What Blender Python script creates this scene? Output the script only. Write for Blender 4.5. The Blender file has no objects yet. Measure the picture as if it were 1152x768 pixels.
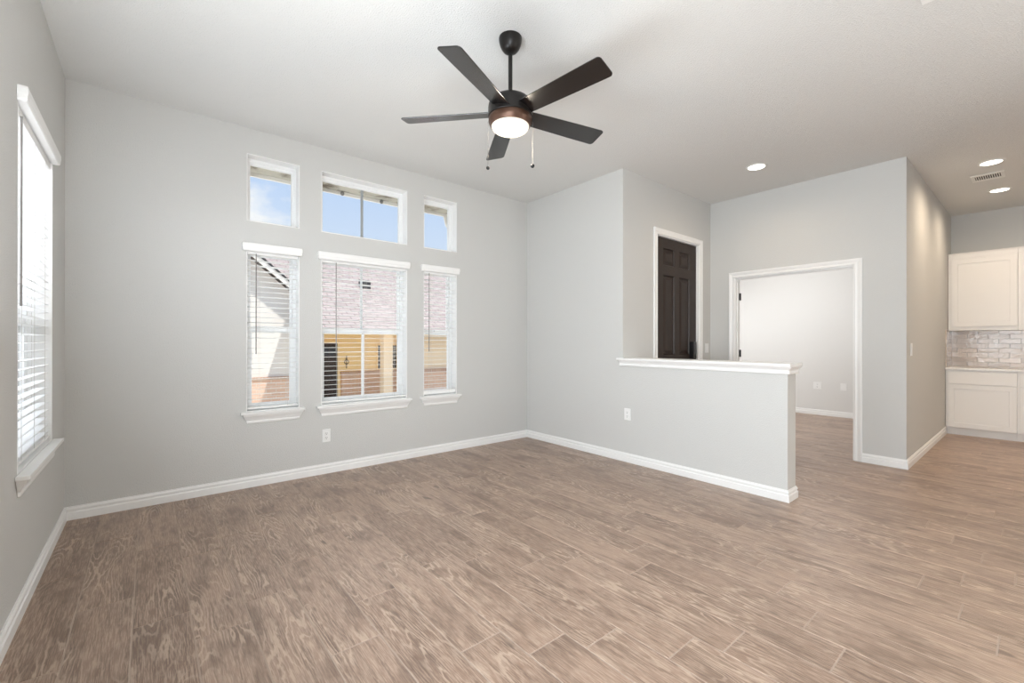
import bpy, bmesh, math, random
from mathutils import Vector, Matrix

# ------------------------------------------------------------------ camera, world, lights, exposure
scene = bpy.context.scene
COL = scene.collection
YAW, PITCH, ROLL, EYE, FOCAL_PX = 0.6902, 0.0009, 0.0012, 1.2371, 494.05
cam_data = bpy.data.cameras.new('camera')
cam_data.sensor_width = 36.0
cam_data.lens = FOCAL_PX / 1152 * 36.0
cam_data.clip_start = 0.02
cam_data.clip_end = 400
cam = bpy.data.objects.new('camera', cam_data)
COL.objects.link(cam)
fwd = Vector((math.sin(YAW) * math.cos(PITCH), math.cos(YAW) * math.cos(PITCH), math.sin(PITCH)))
rt0 = Vector((math.cos(YAW), -math.sin(YAW), 0))
up0 = rt0.cross(fwd)
rt = rt0 * math.cos(ROLL) + up0 * math.sin(ROLL)
up = up0 * math.cos(ROLL) - rt0 * math.sin(ROLL)
M = Matrix((rt, up, -fwd)).transposed().to_4x4()
M.translation = Vector((0, 0, EYE))
cam.matrix_world = M
scene.camera = cam

vs = scene.view_settings
vs.view_transform = 'Standard'
vs.look = 'None'
vs.exposure = 0.46
vs.gamma = 1.0
vs.use_curve_mapping = False
scene.cycles.use_denoising = True
scene.cycles.max_bounces = 12
scene.cycles.diffuse_bounces = 7
scene.cycles.transparent_max_bounces = 24
scene.cycles.sample_clamp_indirect = 6.0

SKY, SKY_LOBE_N, SKY_LOBE_W = 0.73, 0.0, 0.2
world = bpy.data.worlds.new('sky')
scene.world = world
world.use_nodes = True
nt = world.node_tree
nt.nodes.clear()
wo = nt.nodes.new('ShaderNodeOutputWorld')
bg = nt.nodes.new('ShaderNodeBackground')
tc = nt.nodes.new('ShaderNodeTexCoord')
sep = nt.nodes.new('ShaderNodeSeparateXYZ')
ramp = nt.nodes.new('ShaderNodeValToRGB')
ramp.color_ramp.elements[0].position = 0.0
ramp.color_ramp.elements[0].color = (0.86, 0.93, 1.0, 1)
ramp.color_ramp.elements[1].position = 0.65
ramp.color_ramp.elements[1].color = (0.27, 0.48, 0.92, 1)
e = ramp.color_ramp.elements.new(0.3)
e.color = (0.58, 0.73, 0.98, 1)
noise = nt.nodes.new('ShaderNodeTexNoise')
noise.inputs['Scale'].default_value = 5.5
noise.inputs['Detail'].default_value = 7
noise.inputs['Roughness'].default_value = 0.55
mp = nt.nodes.new('ShaderNodeMapping')
mp.inputs['Scale'].default_value = (1, 1, 2.2)
mp.inputs['Location'].default_value = (0.25, 0.1, 0.3)
cr = nt.nodes.new('ShaderNodeValToRGB')
cr.color_ramp.elements[0].position = 0.50
cr.color_ramp.elements[0].color = (0, 0, 0, 1)
cr.color_ramp.elements[1].position = 0.64
cr.color_ramp.elements[1].color = (1, 1, 1, 1)
mx = nt.nodes.new('ShaderNodeMix')
mx.data_type = 'RGBA'
nt.links.new(tc.outputs['Generated'], sep.inputs[0])
nt.links.new(sep.outputs['Z'], ramp.inputs[0])
nt.links.new(tc.outputs['Generated'], mp.inputs['Vector'])
nt.links.new(mp.outputs[0], noise.inputs['Vector'])
nt.links.new(noise.outputs['Fac'], cr.inputs[0])
nt.links.new(cr.outputs[0], mx.inputs[0])
nt.links.new(ramp.outputs[0], mx.inputs[6])
mx.inputs[7].default_value = (0.97, 0.98, 1.0, 1)


def wmath(op, a, b=None, c=None):
    n = nt.nodes.new('ShaderNodeMath')
    n.operation = op
    for i_, v_ in enumerate((a, b, c)):
        if v_ is None:
            continue
        if hasattr(v_, 'links'):
            nt.links.new(v_, n.inputs[i_])
        else:
            n.inputs[i_].default_value = v_
    return n.outputs[0]


# bright lobes added high in the sky, north and west, for window light
strength = None
for d_, amp in (((0.0, 0.72, 0.69), SKY_LOBE_N), ((-0.78, 0.15, 0.60), SKY_LOBE_W)):
    dot = nt.nodes.new('ShaderNodeVectorMath')
    dot.operation = 'DOT_PRODUCT'
    nt.links.new(tc.outputs['Generated'], dot.inputs[0])
    dot.inputs[1].default_value = Vector(d_).normalized()
    mr = nt.nodes.new('ShaderNodeMapRange')
    mr.interpolation_type = 'SMOOTHSTEP'
    nt.links.new(dot.outputs['Value'], mr.inputs[0])
    mr.inputs[1].default_value = 0.60
    mr.inputs[2].default_value = 0.95
    mr.inputs[3].default_value = 0.0
    mr.inputs[4].default_value = amp
    strength = mr.outputs[0] if strength is None else wmath('ADD', strength, mr.outputs[0])
low = nt.nodes.new('ShaderNodeMapRange')
low.interpolation_type = 'SMOOTHSTEP'
nt.links.new(sep.outputs['Z'], low.inputs[0])
low.inputs[1].default_value = 0.36
low.inputs[2].default_value = 0.52
strength = wmath('MULTIPLY_ADD', strength, low.outputs[0], SKY)
nt.links.new(mx.outputs[2], bg.inputs['Color'])
nt.links.new(strength, bg.inputs['Strength'])
nt.links.new(bg.outputs[0], wo.inputs['Surface'])


def lamp(name, kind, loc, direction, energy, color=(1, 1, 1), size=None, size_y=None, spread=None, spot=None, blend=0.4, radius=None):
    d = bpy.data.lights.new(name, kind)
    d.energy = energy
    d.color = color
    if kind == 'AREA':
        d.shape = 'RECTANGLE'
        d.size = size
        d.size_y = size_y
        if spread:
            d.spread = math.radians(spread)
    if kind == 'SPOT':
        d.spot_size = math.radians(spot)
        d.spot_blend = blend
    if radius is not None and kind in ('SPOT', 'POINT'):
        d.shadow_soft_size = radius
    o = bpy.data.objects.new(name, d)
    o.location = loc
    if direction is not None:
        o.rotation_euler = Vector(direction).to_track_quat('-Z', 'Y').to_euler()
    COL.objects.link(o)
    return o


sun = lamp('sun', 'SUN', (0, 0, 20), (-0.347, 0.5, -1.0), 3.1, (1.0, 0.96, 0.9))
sun.data.angle = math.radians(0.6)
# added area fills for sky and ground bounce outside the back and left windows
lamp('north_sky_fill', 'AREA', (2.5, 9.0, 6.5), (0, -1.0, -0.62), 330, (0.97, 0.985, 1.0), 8.0, 2.6)
lamp('north_ground_fill', 'AREA', (1.7, 6.3, -0.4), (0, -2.0, 2.2), 30, (0.94, 1.0, 1.06), 4.5, 1.4)
lamp('west_sky_fill', 'AREA', (-1.3, 3.3, 2.4), (1, 0, -0.75), 85, (0.96, 0.98, 1.05), 1.5, 1.5)
lamp('west_ground_fill', 'AREA', (-1.6, 3.3, -0.3), (1.1, 0, 1.8), 40, (0.92, 1.0, 1.08), 2.0, 1.4)
# added fills around the camera, where no openings are built, then far room lights
lamp('rear_fill', 'AREA', (2.6, -2.5, 1.35), (0, 1, 0.02), 4, (1.10, 0.96, 0.82), 5.2, 2.4)
lamp('side_fill', 'AREA', (-0.42, 1.45, 1.35), (1, 0.10, 0.62), 84, (0.93, 1.0, 1.06), 1.5, 1.5)
lamp('side_rear_fill', 'AREA', (-0.42, -0.6, 1.75), (1, 0.0, 0.05), 92, (0.93, 1.0, 1.06), 2.2, 1.8)
lamp('corner_fill', 'AREA', (4.4, -2.3, 1.4), (-0.97, 0.24, 0.05), 44, (1.0, 0.985, 0.95), 2.2, 2.0)
lamp('far_room_daylight', 'AREA', (7.2, 4.25, 1.5), (0, -1, -0.02), 26, (0.97, 0.985, 1.0), 2.2, 1.6)
lamp('far_room_ceiling_fill', 'AREA', (7.3, 2.6, 3.02), (0, 0, -1), 19, (1.0, 0.97, 0.95), 1.2, 1.2)  # added overhead fill, no lamp fixture is built here

# ------------------------------------------------------------------ materials


def mat(name, color, rough=0.5, spec=0.5, metal=0.0, bump=None, coat=0.0, emit=None, estr=0.0, var=None):
    m = bpy.data.materials.new(name)
    m.use_nodes = True
    t = m.node_tree
    b = t.nodes['Principled BSDF']
    b.inputs['Base Color'].default_value = (*color, 1)
    b.inputs['Roughness'].default_value = rough
    b.inputs['Specular IOR Level'].default_value = spec
    b.inputs['Metallic'].default_value = metal
    b.inputs['Coat Weight'].default_value = coat
    if emit:
        b.inputs['Emission Color'].default_value = (*emit, 1)
        b.inputs['Emission Strength'].default_value = estr
    tcn = t.nodes.new('ShaderNodeTexCoord')
    if bump:
        n = t.nodes.new('ShaderNodeTexNoise')
        n.inputs['Scale'].default_value = bump[0]
        n.inputs['Detail'].default_value = 3
        bm_ = t.nodes.new('ShaderNodeBump')
        bm_.inputs['Strength'].default_value = bump[1]
        bm_.inputs['Distance'].default_value = bump[2]
        t.links.new(tcn.outputs['Object'], n.inputs['Vector'])
        t.links.new(n.outputs['Fac'], bm_.inputs['Height'])
        t.links.new(bm_.outputs[0], b.inputs['Normal'])
    if var:
        n = t.nodes.new('ShaderNodeTexNoise')
        n.inputs['Scale'].default_value = var[0]
        n.inputs['Detail'].default_value = 5
        r = t.nodes.new('ShaderNodeValToRGB')
        r.color_ramp.elements[0].position = var[2]
        r.color_ramp.elements[1].position = var[3]
        r.color_ramp.elements[0].color = (*color, 1)
        r.color_ramp.elements[1].color = (*var[1], 1)
        t.links.new(tcn.outputs['Object'], n.inputs['Vector'])
        t.links.new(n.outputs['Fac'], r.inputs[0])
        t.links.new(r.outputs[0], b.inputs['Base Color'])
    return m


def brick_mat(name, c1, c2, mortar, bw, bh, msize, rough=0.8, axes='XZ', bump=0.4, bias=0.0, wavy=0.0, spec=0.4, offset=0.5):
    m = bpy.data.materials.new(name)
    m.use_nodes = True
    t = m.node_tree
    b = t.nodes['Principled BSDF']
    b.inputs['Roughness'].default_value = rough
    b.inputs['Specular IOR Level'].default_value = spec
    tcn = t.nodes.new('ShaderNodeTexCoord')
    s = t.nodes.new('ShaderNodeSeparateXYZ')
    c = t.nodes.new('ShaderNodeCombineXYZ')
    br = t.nodes.new('ShaderNodeTexBrick')
    br.offset = offset
    br.inputs['Scale'].default_value = 1.0
    br.inputs['Brick Width'].default_value = bw
    br.inputs['Row Height'].default_value = bh
    br.inputs['Mortar Size'].default_value = msize
    br.inputs['Bias'].default_value = bias
    br.inputs['Color1'].default_value = (*c1, 1)
    br.inputs['Color2'].default_value = (*c2, 1)
    br.inputs['Mortar'].default_value = (*mortar, 1)
    t.links.new(tcn.outputs['Object'], s.inputs[0])
    if axes == 'SUM':
        ad = t.nodes.new('ShaderNodeMath')
        t.links.new(s.outputs['X'], ad.inputs[0])
        t.links.new(s.outputs['Y'], ad.inputs[1])
        t.links.new(ad.outputs[0], c.inputs[0])
        t.links.new(s.outputs['Z'], c.inputs[1])
    else:
        t.links.new(s.outputs[axes[0]], c.inputs[0])
        t.links.new(s.outputs[axes[1]], c.inputs[1])
    t.links.new(c.outputs[0], br.inputs['Vector'])
    t.links.new(br.outputs['Color'], b.inputs['Base Color'])
    inv = t.nodes.new('ShaderNodeMath')
    inv.operation = 'SUBTRACT'
    inv.inputs[0].default_value = 1.0
    t.links.new(br.outputs['Fac'], inv.inputs[1])
    bp = t.nodes.new('ShaderNodeBump')
    bp.inputs['Strength'].default_value = bump
    bp.inputs['Distance'].default_value = 0.004
    t.links.new(inv.outputs[0], bp.inputs['Height'])
    last = bp
    if wavy:
        n = t.nodes.new('ShaderNodeTexNoise')
        n.inputs['Scale'].default_value = 26
        n.inputs['Detail'].default_value = 2
        t.links.new(tcn.outputs['Object'], n.inputs['Vector'])
        b2 = t.nodes.new('ShaderNodeBump')
        b2.inputs['Strength'].default_value = wavy
        b2.inputs['Distance'].default_value = 0.01
        t.links.new(n.outputs['Fac'], b2.inputs['Height'])
        t.links.new(bp.outputs[0], b2.inputs['Normal'])
        last = b2
    t.links.new(last.outputs[0], b.inputs['Normal'])
    return m


def glass_mat(name):
    m = bpy.data.materials.new(name)
    m.use_nodes = True
    t = m.node_tree
    t.nodes.clear()
    o = t.nodes.new('ShaderNodeOutputMaterial')
    mixn = t.nodes.new('ShaderNodeMixShader')
    tr = t.nodes.new('ShaderNodeBsdfTransparent')
    tr.inputs[0].default_value = (0.97, 0.98, 0.98, 1)
    gl = t.nodes.new('ShaderNodeBsdfGlossy')
    gl.inputs['Roughness'].default_value = 0.02
    fr = t.nodes.new('ShaderNodeFresnel')
    fr.inputs['IOR'].default_value = 1.25
    t.links.new(fr.outputs[0], mixn.inputs[0])
    t.links.new(tr.outputs[0], mixn.inputs[1])
    t.links.new(gl.outputs[0], mixn.inputs[2])
    t.links.new(mixn.outputs[0], o.inputs['Surface'])
    return m


def wood_floor_mat():
    m = bpy.data.materials.new('wood_plank_tile')
    m.use_nodes = True
    t = m.node_tree
    L = t.links
    b = t.nodes['Principled BSDF']

    def math_(op, a=None, c=None, d=None, clamp=False):
        n = t.nodes.new('ShaderNodeMath')
        n.operation = op
        n.use_clamp = clamp
        for i, v in enumerate((a, c, d)):
            if v is None:
                continue
            if hasattr(v, 'is_linked') or hasattr(v, 'links'):
                L.new(v, n.inputs[i])
            else:
                n.inputs[i].default_value = v
        return n.outputs[0]

    def smooth(v, lo, hi):
        n = t.nodes.new('ShaderNodeMapRange')
        n.interpolation_type = 'SMOOTHSTEP'
        L.new(v, n.inputs[0])
        n.inputs[1].default_value = lo
        n.inputs[2].default_value = hi
        return n.outputs[0]

    def mixc(f, a, c):
        n = t.nodes.new('ShaderNodeMix')
        n.data_type = 'RGBA'
        if hasattr(f, 'links'):
            L.new(f, n.inputs[0])
        else:
            n.inputs[0].default_value = f
        for i, v in ((6, a), (7, c)):
            if hasattr(v, 'links'):
                L.new(v, n.inputs[i])
            else:
                n.inputs[i].default_value = (*v, 1)
        return n.outputs[2]

    def tex(vec, scale, detail=2, rough=0.5, dist=0.0):
        n = t.nodes.new('ShaderNodeTexNoise')
        n.noise_dimensions = '2D'
        n.inputs['Scale'].default_value = scale
        n.inputs['Detail'].default_value = detail
        n.inputs['Roughness'].default_value = rough
        n.inputs['Distortion'].default_value = dist
        L.new(vec, n.inputs['Vector'])
        return n.outputs['Fac']

    uv = t.nodes.new('ShaderNodeUVMap')
    uv.uv_map = 'plank'
    at = t.nodes.new('ShaderNodeAttribute')
    at.attribute_name = 'tone'
    s = t.nodes.new('ShaderNodeSeparateXYZ')
    L.new(uv.outputs[0], s.inputs[0])
    sa = t.nodes.new('ShaderNodeSeparateColor')
    L.new(at.outputs['Color'], sa.inputs[0])

    def vec(su, sv, kz):
        c = t.nodes.new('ShaderNodeCombineXYZ')
        L.new(math_('MULTIPLY', s.outputs['X'], su), c.inputs[0])
        L.new(math_('MULTIPLY', s.outputs['Y'], sv), c.inputs[1])
        L.new(math_('MULTIPLY', sa.outputs[1], kz), c.inputs[2])
        return c.outputs[0]

    # contour lines of a stretched noise field: cathedral grain
    field = tex(vec(5.6, 0.85, 60.0), 1.0, 2.0, 0.42)
    rag = tex(vec(80.0, 16.0, 90.0), 1.0, 2.0, 0.5)
    f2 = math_('MULTIPLY_ADD', field, 20.0, math_('MULTIPLY', rag, 0.75))
    ring = math_('PINGPONG', f2, 0.5)
    line = smooth(ring, 0.28, 0.46)
    fibre = tex(vec(210.0, 11.0, 30.0), 1.0, 3.0, 0.65)
    fib = smooth(fibre, 0.44, 0.62)
    presence = smooth(tex(vec(5.0, 1.6, 17.0), 1.0, 2.0), 0.42, 0.64)
    line_f = math_('MULTIPLY', line, math_('MULTIPLY_ADD', presence, 0.68, 0.05))
    streak = smooth(tex(vec(34.0, 2.6, 55.0), 1.0, 3.0, 0.6), 0.40, 0.66)
    blotch = smooth(tex(vec(7.0, 2.4, 77.0), 1.0, 4.0, 0.6), 0.48, 0.70)
    knot = smooth(tex(vec(11.0, 4.0, 41.0), 1.0, 1.0), 0.77, 0.86)
    base = mixc(sa.outputs[0], FLOOR_A, FLOOR_B)
    base = mixc(math_('MULTIPLY', streak, 0.52), base, FLOOR_DARK)
    base = mixc(math_('MULTIPLY', fib, 0.54), base, FLOOR_LINE)
    base = mixc(math_('MULTIPLY', blotch, 0.55), base, FLOOR_DARK)
    base = mixc(line_f, base, FLOOR_LINE)
    base = mixc(math_('MULTIPLY', knot, 0.7), base, (0.085, 0.055, 0.040))
    L.new(base, b.inputs['Base Color'])
    b.inputs['Specular IOR Level'].default_value = 0.8
    rr = math_('MULTIPLY_ADD', fib, 0.10, FLOOR_ROUGH)
    L.new(rr, b.inputs['Roughness'])
    bp = t.nodes.new('ShaderNodeBump')
    bp.inputs['Strength'].default_value = 0.30
    bp.inputs['Distance'].default_value = 0.0012
    h = math_('MULTIPLY_ADD', line, 0.5, fibre)
    L.new(h, bp.inputs['Height'])
    L.new(bp.outputs[0], b.inputs['Normal'])
    return m


FLOOR_A, FLOOR_B = (0.225, 0.142, 0.100), (0.350, 0.238, 0.176)
FLOOR_LINE, FLOOR_DARK = (0.55, 0.42, 0.325), (0.120, 0.073, 0.050)
FLOOR_ROUGH = 0.34

MT = {}
MT['wall'] = mat('grey_wall_paint', (0.60, 0.60, 0.585), 0.85, 0.25, bump=(150, 0.55, 0.005))
MT['ceiling'] = mat('ceiling_paint', (0.72, 0.72, 0.705), 0.9, 0.2, bump=(120, 0.8, 0.006))
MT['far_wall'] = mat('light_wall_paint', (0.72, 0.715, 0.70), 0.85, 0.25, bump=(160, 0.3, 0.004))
MT['trim'] = mat('white_trim_paint', (0.84, 0.84, 0.83), 0.38, 0.45)
MT['vinyl'] = mat('white_vinyl', (0.82, 0.83, 0.83), 0.35, 0.45)
MT['slat'] = mat('white_slat', (0.86, 0.86, 0.85), 0.42, 0.4)
MT['cord'] = mat('ladder_cord', (0.62, 0.60, 0.56), 0.8)
MT['wand'] = mat('clear_grey_wand', (0.24, 0.225, 0.21), 0.25, 0.6)
MT['glass'] = glass_mat('window_glass')
MT['floor'] = wood_floor_mat()
MT['grout'] = mat('tan_grout', (0.43, 0.345, 0.285), 0.85, 0.2, bump=(300, 0.3, 0.001))
MT['plate'] = mat('white_plastic', (0.83, 0.83, 0.82), 0.35, 0.45)
MT['slot'] = mat('dark_slot', (0.05, 0.05, 0.05), 0.6)
MT['door'] = mat('dark_brown_door_paint', (0.032, 0.021, 0.016), 0.45, 0.3, bump=(90, 0.15, 0.001))
MT['black'] = mat('black_hardware', (0.006, 0.006, 0.0065), 0.4, 0.5)
MT['bronze'] = mat('dark_bronze', (0.010, 0.008, 0.007), 0.36, 0.4, metal=0.15)
MT['blade'] = mat('espresso_blade', (0.005, 0.004, 0.004), 0.24, 1.0, coat=0.0, bump=(45, 0.05, 0.001))
MT['collar'] = mat('brown_bronze_collar', (0.10, 0.052, 0.034), 0.34, 0.5, metal=0.6)
MT['globe'] = mat('lit_frosted_globe', (0.30, 0.28, 0.24), 0.4, 0.3, emit=(1.0, 0.90, 0.74), estr=0.74)
MT['chain'] = mat('chain_metal', (0.22, 0.21, 0.20), 0.5, 0.4, metal=0.3)
MT['lens'] = mat('lit_downlight_lens', (0.9, 0.9, 0.88), 0.4, 0.4, emit=(1.0, 0.93, 0.82), estr=5.0)
MT['can'] = mat('white_can_trim', (0.82, 0.82, 0.80), 0.45, 0.4)
MT['cabinet'] = mat('white_cabinet_paint', (0.80, 0.785, 0.765), 0.40, 0.45)
MT['counter'] = mat('pale_stone', (0.78, 0.765, 0.745), 0.22, 0.5, var=(30, (0.73, 0.715, 0.69), 0.45, 0.7))
MT['tile'] = brick_mat('glossy_beige_tile', (0.50, 0.42, 0.36), (0.66, 0.58, 0.52), (0.50, 0.45, 0.405), 0.20, 0.0645, 0.003, 0.12, 'SUM', 0.9, wavy=0.28, spec=0.6)
MT['louver'] = mat('dark_duct', (0.02, 0.02, 0.02), 0.8)
MT['sticker'] = mat('blue_sticker', (0.05, 0.28, 0.70), 0.5)
# outside
MT['cream'] = mat('cream_stucco', (0.80, 0.75, 0.69), 0.9, 0.2, bump=(60, 0.3, 0.004))
MT['yellow'] = mat('warm_yellow_siding', (0.97, 0.76, 0.42), 0.85, 0.2, bump=(60, 0.2, 0.003))
MT['tan'] = mat('tan_siding', (0.94, 0.78, 0.58), 0.85, 0.2, bump=(60, 0.2, 0.003))
MT['shingle'] = brick_mat('pinkish_shingle', (0.54, 0.45, 0.41), (0.45, 0.37, 0.335), (0.27, 0.21, 0.185), 0.34, 0.17, 0.012, 0.9, 'XY', 0.6)
MT['brick'] = brick_mat('pink_brick', (0.78, 0.54, 0.40), (0.68, 0.45, 0.33), (0.74, 0.64, 0.54), 0.23, 0.085, 0.008, 0.9, 'SUM', 0.5)
MT['brickcap'] = brick_mat('brick_cap', (0.56, 0.36, 0.26), (0.47, 0.29, 0.21), (0.6, 0.5, 0.4), 0.08, 0.3, 0.008, 0.9, 'SUM', 0.5)
MT['fascia'] = mat('fascia_white', (0.82, 0.78, 0.72), 0.7)
MT['dark_edge'] = mat('dark_drip_edge', (0.03, 0.028, 0.028), 0.6)
MT['soffit'] = mat('beige_soffit', (0.50, 0.46, 0.385), 0.85, 0.2, var=(6, (0.14, 0.11, 0.08), 0.50, 0.70))
MT['dark_window'] = mat('dark_glass', (0.03, 0.032, 0.035), 0.12, 0.6)
MT['ground'] = mat('dry_lawn', (0.60, 0.56, 0.48), 0.95, 0.1, var=(1.2, (0.50, 0.47, 0.38), 0.4, 0.7))
MT['iron'] = mat('black_iron', (0.02, 0.02, 0.02), 0.5)

# ------------------------------------------------------------------ mesh helpers


class MB:
    """collects geometry (world coordinates) for ONE mesh object"""

    def __init__(self):
        self.v, self.f = [], []

    def add(self, verts, faces):
        n = len(self.v)
        self.v += [tuple(p) for p in verts]
        self.f += [tuple(i + n for i in fc) for fc in faces]
        return self

    def box(self, x0, x1, y0, y1, z0, z1):
        x0, x1 = min(x0, x1), max(x0, x1)
        y0, y1 = min(y0, y1), max(y0, y1)
        z0, z1 = min(z0, z1), max(z0, z1)
        return self.add([(x0, y0, z0), (x1, y0, z0), (x1, y1, z0), (x0, y1, z0), (x0, y0, z1), (x1, y0, z1), (x1, y1, z1), (x0, y1, z1)],
                        [(0, 3, 2, 1), (4, 5, 6, 7), (0, 1, 5, 4), (1, 2, 6, 5), (2, 3, 7, 6), (3, 0, 4, 7)])

    def rings(self, rings, cap=True, closed=True):
        """list of rings of equal length, bridged"""
        k = len(rings[0])
        vs_, fs = [], []
        for r in rings:
            vs_ += r
        for i in range(len(rings) - 1):
            for j in range(k if closed else k - 1):
                a, b_ = i * k + j, i * k + (j + 1) % k
                fs.append((a, b_, b_ + k, a + k))
        if cap:
            fs.append(tuple(range(k))[::-1])
            fs.append(tuple((len(rings) - 1) * k + j for j in range(k)))
        return self.add(vs_, fs)

    def lathe(self, prof, cx, cy, n=40, cap=True):
        rings = []
        for r, z in prof:
            rings.append([(cx + r * math.cos(2 * math.pi * j / n), cy + r * math.sin(2 * math.pi * j / n), z) for j in range(n)])
        return self.rings(rings, cap)

    def tube(self, pts, r, n=8):
        rings = []
        pts = [Vector(p) for p in pts]
        for i, p in enumerate(pts):
            d = (pts[min(i + 1, len(pts) - 1)] - pts[max(i - 1, 0)]).normalized()
            a = d.cross(Vector((0, 0, 1)) if abs(d.z) < 0.9 else Vector((1, 0, 0))).normalized()
            b_ = d.cross(a)
            rings.append([tuple(p + a * r * math.cos(2 * math.pi * j / n) + b_ * r * math.sin(2 * math.pi * j / n)) for j in range(n)])
        return self.rings(rings)

    def prism(self, poly, axis, t0, t1):
        """poly: 2D points; axis 0/1/2 is the extrusion axis"""
        def mk(p, t):
            q = list(p)
            q.insert(axis, t)
            return tuple(q)
        return self.rings([[mk(p, t0) for p in poly], [mk(p, t1) for p in poly]])

    def frame(self, mp_, a0, a1, z0, z1, w, d0, d1):
        """rectangular ring frame; mp_ maps (u, d, z) to the world; w is one width or (left, right, bottom, top)"""
        if not isinstance(w, tuple):
            w = (w, w, w, w)
        o = [(a0, z0), (a1, z0), (a1, z1), (a0, z1)]
        i_ = [(a0 + w[0], z0 + w[2]), (a1 - w[1], z0 + w[2]), (a1 - w[1], z1 - w[3]), (a0 + w[0], z1 - w[3])]
        vs_ = [mp_(u, d, z) for d in (d0, d1) for (u, z) in o] + [mp_(u, d, z) for d in (d0, d1) for (u, z) in i_]
        fs = []
        for j in range(4):
            k = (j + 1) % 4
            fs += [(j, k, 8 + k, 8 + j), (4 + j, 4 + k, 12 + k, 12 + j), (j, k, 4 + k, 4 + j), (8 + j, 8 + k, 12 + k, 12 + j)]
        return self.add(vs_, fs)

    def mbox(self, mp_, u0, u1, d0, d1, z0, z1):
        vs_ = [mp_(u, d, z) for z in (z0, z1) for (u, d) in ((u0, d0), (u1, d0), (u1, d1), (u0, d1))]
        return self.add(vs_, [(0, 3, 2, 1), (4, 5, 6, 7), (0, 1, 5, 4), (1, 2, 6, 5), (2, 3, 7, 6), (3, 0, 4, 7)])

    def build(self, name, m, parent=None, bevel=0, seg=2, smooth=False, origin=None):
        o0 = Vector((0, 0, 0))
        if parent is not None:
            p = parent
            while p is not None:
                o0 = o0 + p.location
                p = p.parent
        if origin is not None:
            o0 = o0 + Vector(origin)
        me = bpy.data.meshes.new(name)
        me.from_pydata([tuple(Vector(q) - o0) for q in self.v], [], self.f)
        bm = bmesh.new()
        bm.from_mesh(me)
        bmesh.ops.recalc_face_normals(bm, faces=bm.faces)
        if smooth:
            for f_ in bm.faces:
                f_.smooth = True
        bm.to_mesh(me)
        bm.free()
        if smooth:
            try:
                me.set_sharp_from_angle(angle=math.radians(38))
            except Exception:
                pass
        me.materials.append(m)
        o = bpy.data.objects.new(name, me)
        COL.objects.link(o)
        if parent is not None:
            o.parent = parent
        if origin is not None:
            o.location = origin
        if bevel:
            mod = o.modifiers.new('bevel', 'BEVEL')
            mod.width = bevel
            mod.segments = seg
            mod.limit_method = 'ANGLE'
            mod.angle_limit = math.radians(40)
        return o


def tag(o, label=None, cat=None, group=None, kind=None):
    if label:
        o['label'] = label
    if cat:
        o['category'] = cat
    if group:
        o['group'] = group
    if kind:
        o['kind'] = kind
    return o


def empty(name, loc, label=None, cat=None, group=None, kind=None):
    o = bpy.data.objects.new(name, None)
    o.empty_display_size = 0.1
    o.location = loc
    COL.objects.link(o)
    return tag(o, label, cat, group, kind)


def grid_wall(axis, c0, c1, a0, a1, z0, z1, holes=()):
    """solid wall: thickness c0..c1 on `axis` (0 = x, 1 = y), spans a0..a1, with rectangular holes (a0,a1,z0,z1)"""
    mb = MB()
    us = sorted({a0, a1, *[h[0] for h in holes], *[h[1] for h in holes]})
    zs = sorted({z0, z1, *[h[2] for h in holes], *[h[3] for h in holes]})
    us = [u for u in us if a0 <= u <= a1]
    zs = [z for z in zs if z0 <= z <= z1]
    nu, nz = len(us) - 1, len(zs) - 1

    def solid(i, j):
        if i < 0 or j < 0 or i >= nu or j >= nz:
            return False
        u, z = (us[i] + us[i + 1]) / 2, (zs[j] + zs[j + 1]) / 2
        return not any(h[0] < u < h[1] and h[2] < z < h[3] for h in holes)

    def P(u, c, z):
        return (c, u, z) if axis == 0 else (u, c, z)
    idx = {}
    vs_, fs = [], []

    def vi(i, k, j):
        key = (i, k, j)
        if key not in idx:
            idx[key] = len(vs_)
            vs_.append(P(us[i], (c0, c1)[k], zs[j]))
        return idx[key]
    for i in range(nu):
        for j in range(nz):
            if not solid(i, j):
                continue
            for k in (0, 1):
                fs.append((vi(i, k, j), vi(i + 1, k, j), vi(i + 1, k, j + 1), vi(i, k, j + 1)))
            if not solid(i - 1, j):
                fs.append((vi(i, 0, j), vi(i, 1, j), vi(i, 1, j + 1), vi(i, 0, j + 1)))
            if not solid(i + 1, j):
                fs.append((vi(i + 1, 0, j), vi(i + 1, 1, j), vi(i + 1, 1, j + 1), vi(i + 1, 0, j + 1)))
            if not solid(i, j - 1):
                fs.append((vi(i, 0, j), vi(i + 1, 0, j), vi(i + 1, 1, j), vi(i, 1, j)))
            if not solid(i, j + 1):
                fs.append((vi(i, 0, j + 1), vi(i + 1, 0, j + 1), vi(i + 1, 1, j + 1), vi(i, 1, j + 1)))
    return mb.add(vs_, fs)


def sweep(mb, path, prof, side=1):
    """sweep profile [(offset, z)] along a 2D polyline; offset goes to the left (side=1) of the walking direction"""
    n = len(path)
    pts = [Vector(p) for p in path]
    rings = []
    for i in range(n):
        dirs = []
        if i > 0:
            dirs.append((pts[i] - pts[i - 1]).normalized())
        if i < n - 1:
            dirs.append((pts[i + 1] - pts[i]).normalized())
        ns = [Vector((-d.y, d.x)) * side for d in dirs]
        if len(ns) == 2:
            m_ = (ns[0] + ns[1]).normalized()
            m_ = m_ / max(0.2, m_.dot(ns[0]))
        else:
            m_ = ns[0]
        rings.append([(pts[i].x + m_.x * o, pts[i].y + m_.y * o, z) for o, z in prof])
    return mb.rings(rings)


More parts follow.
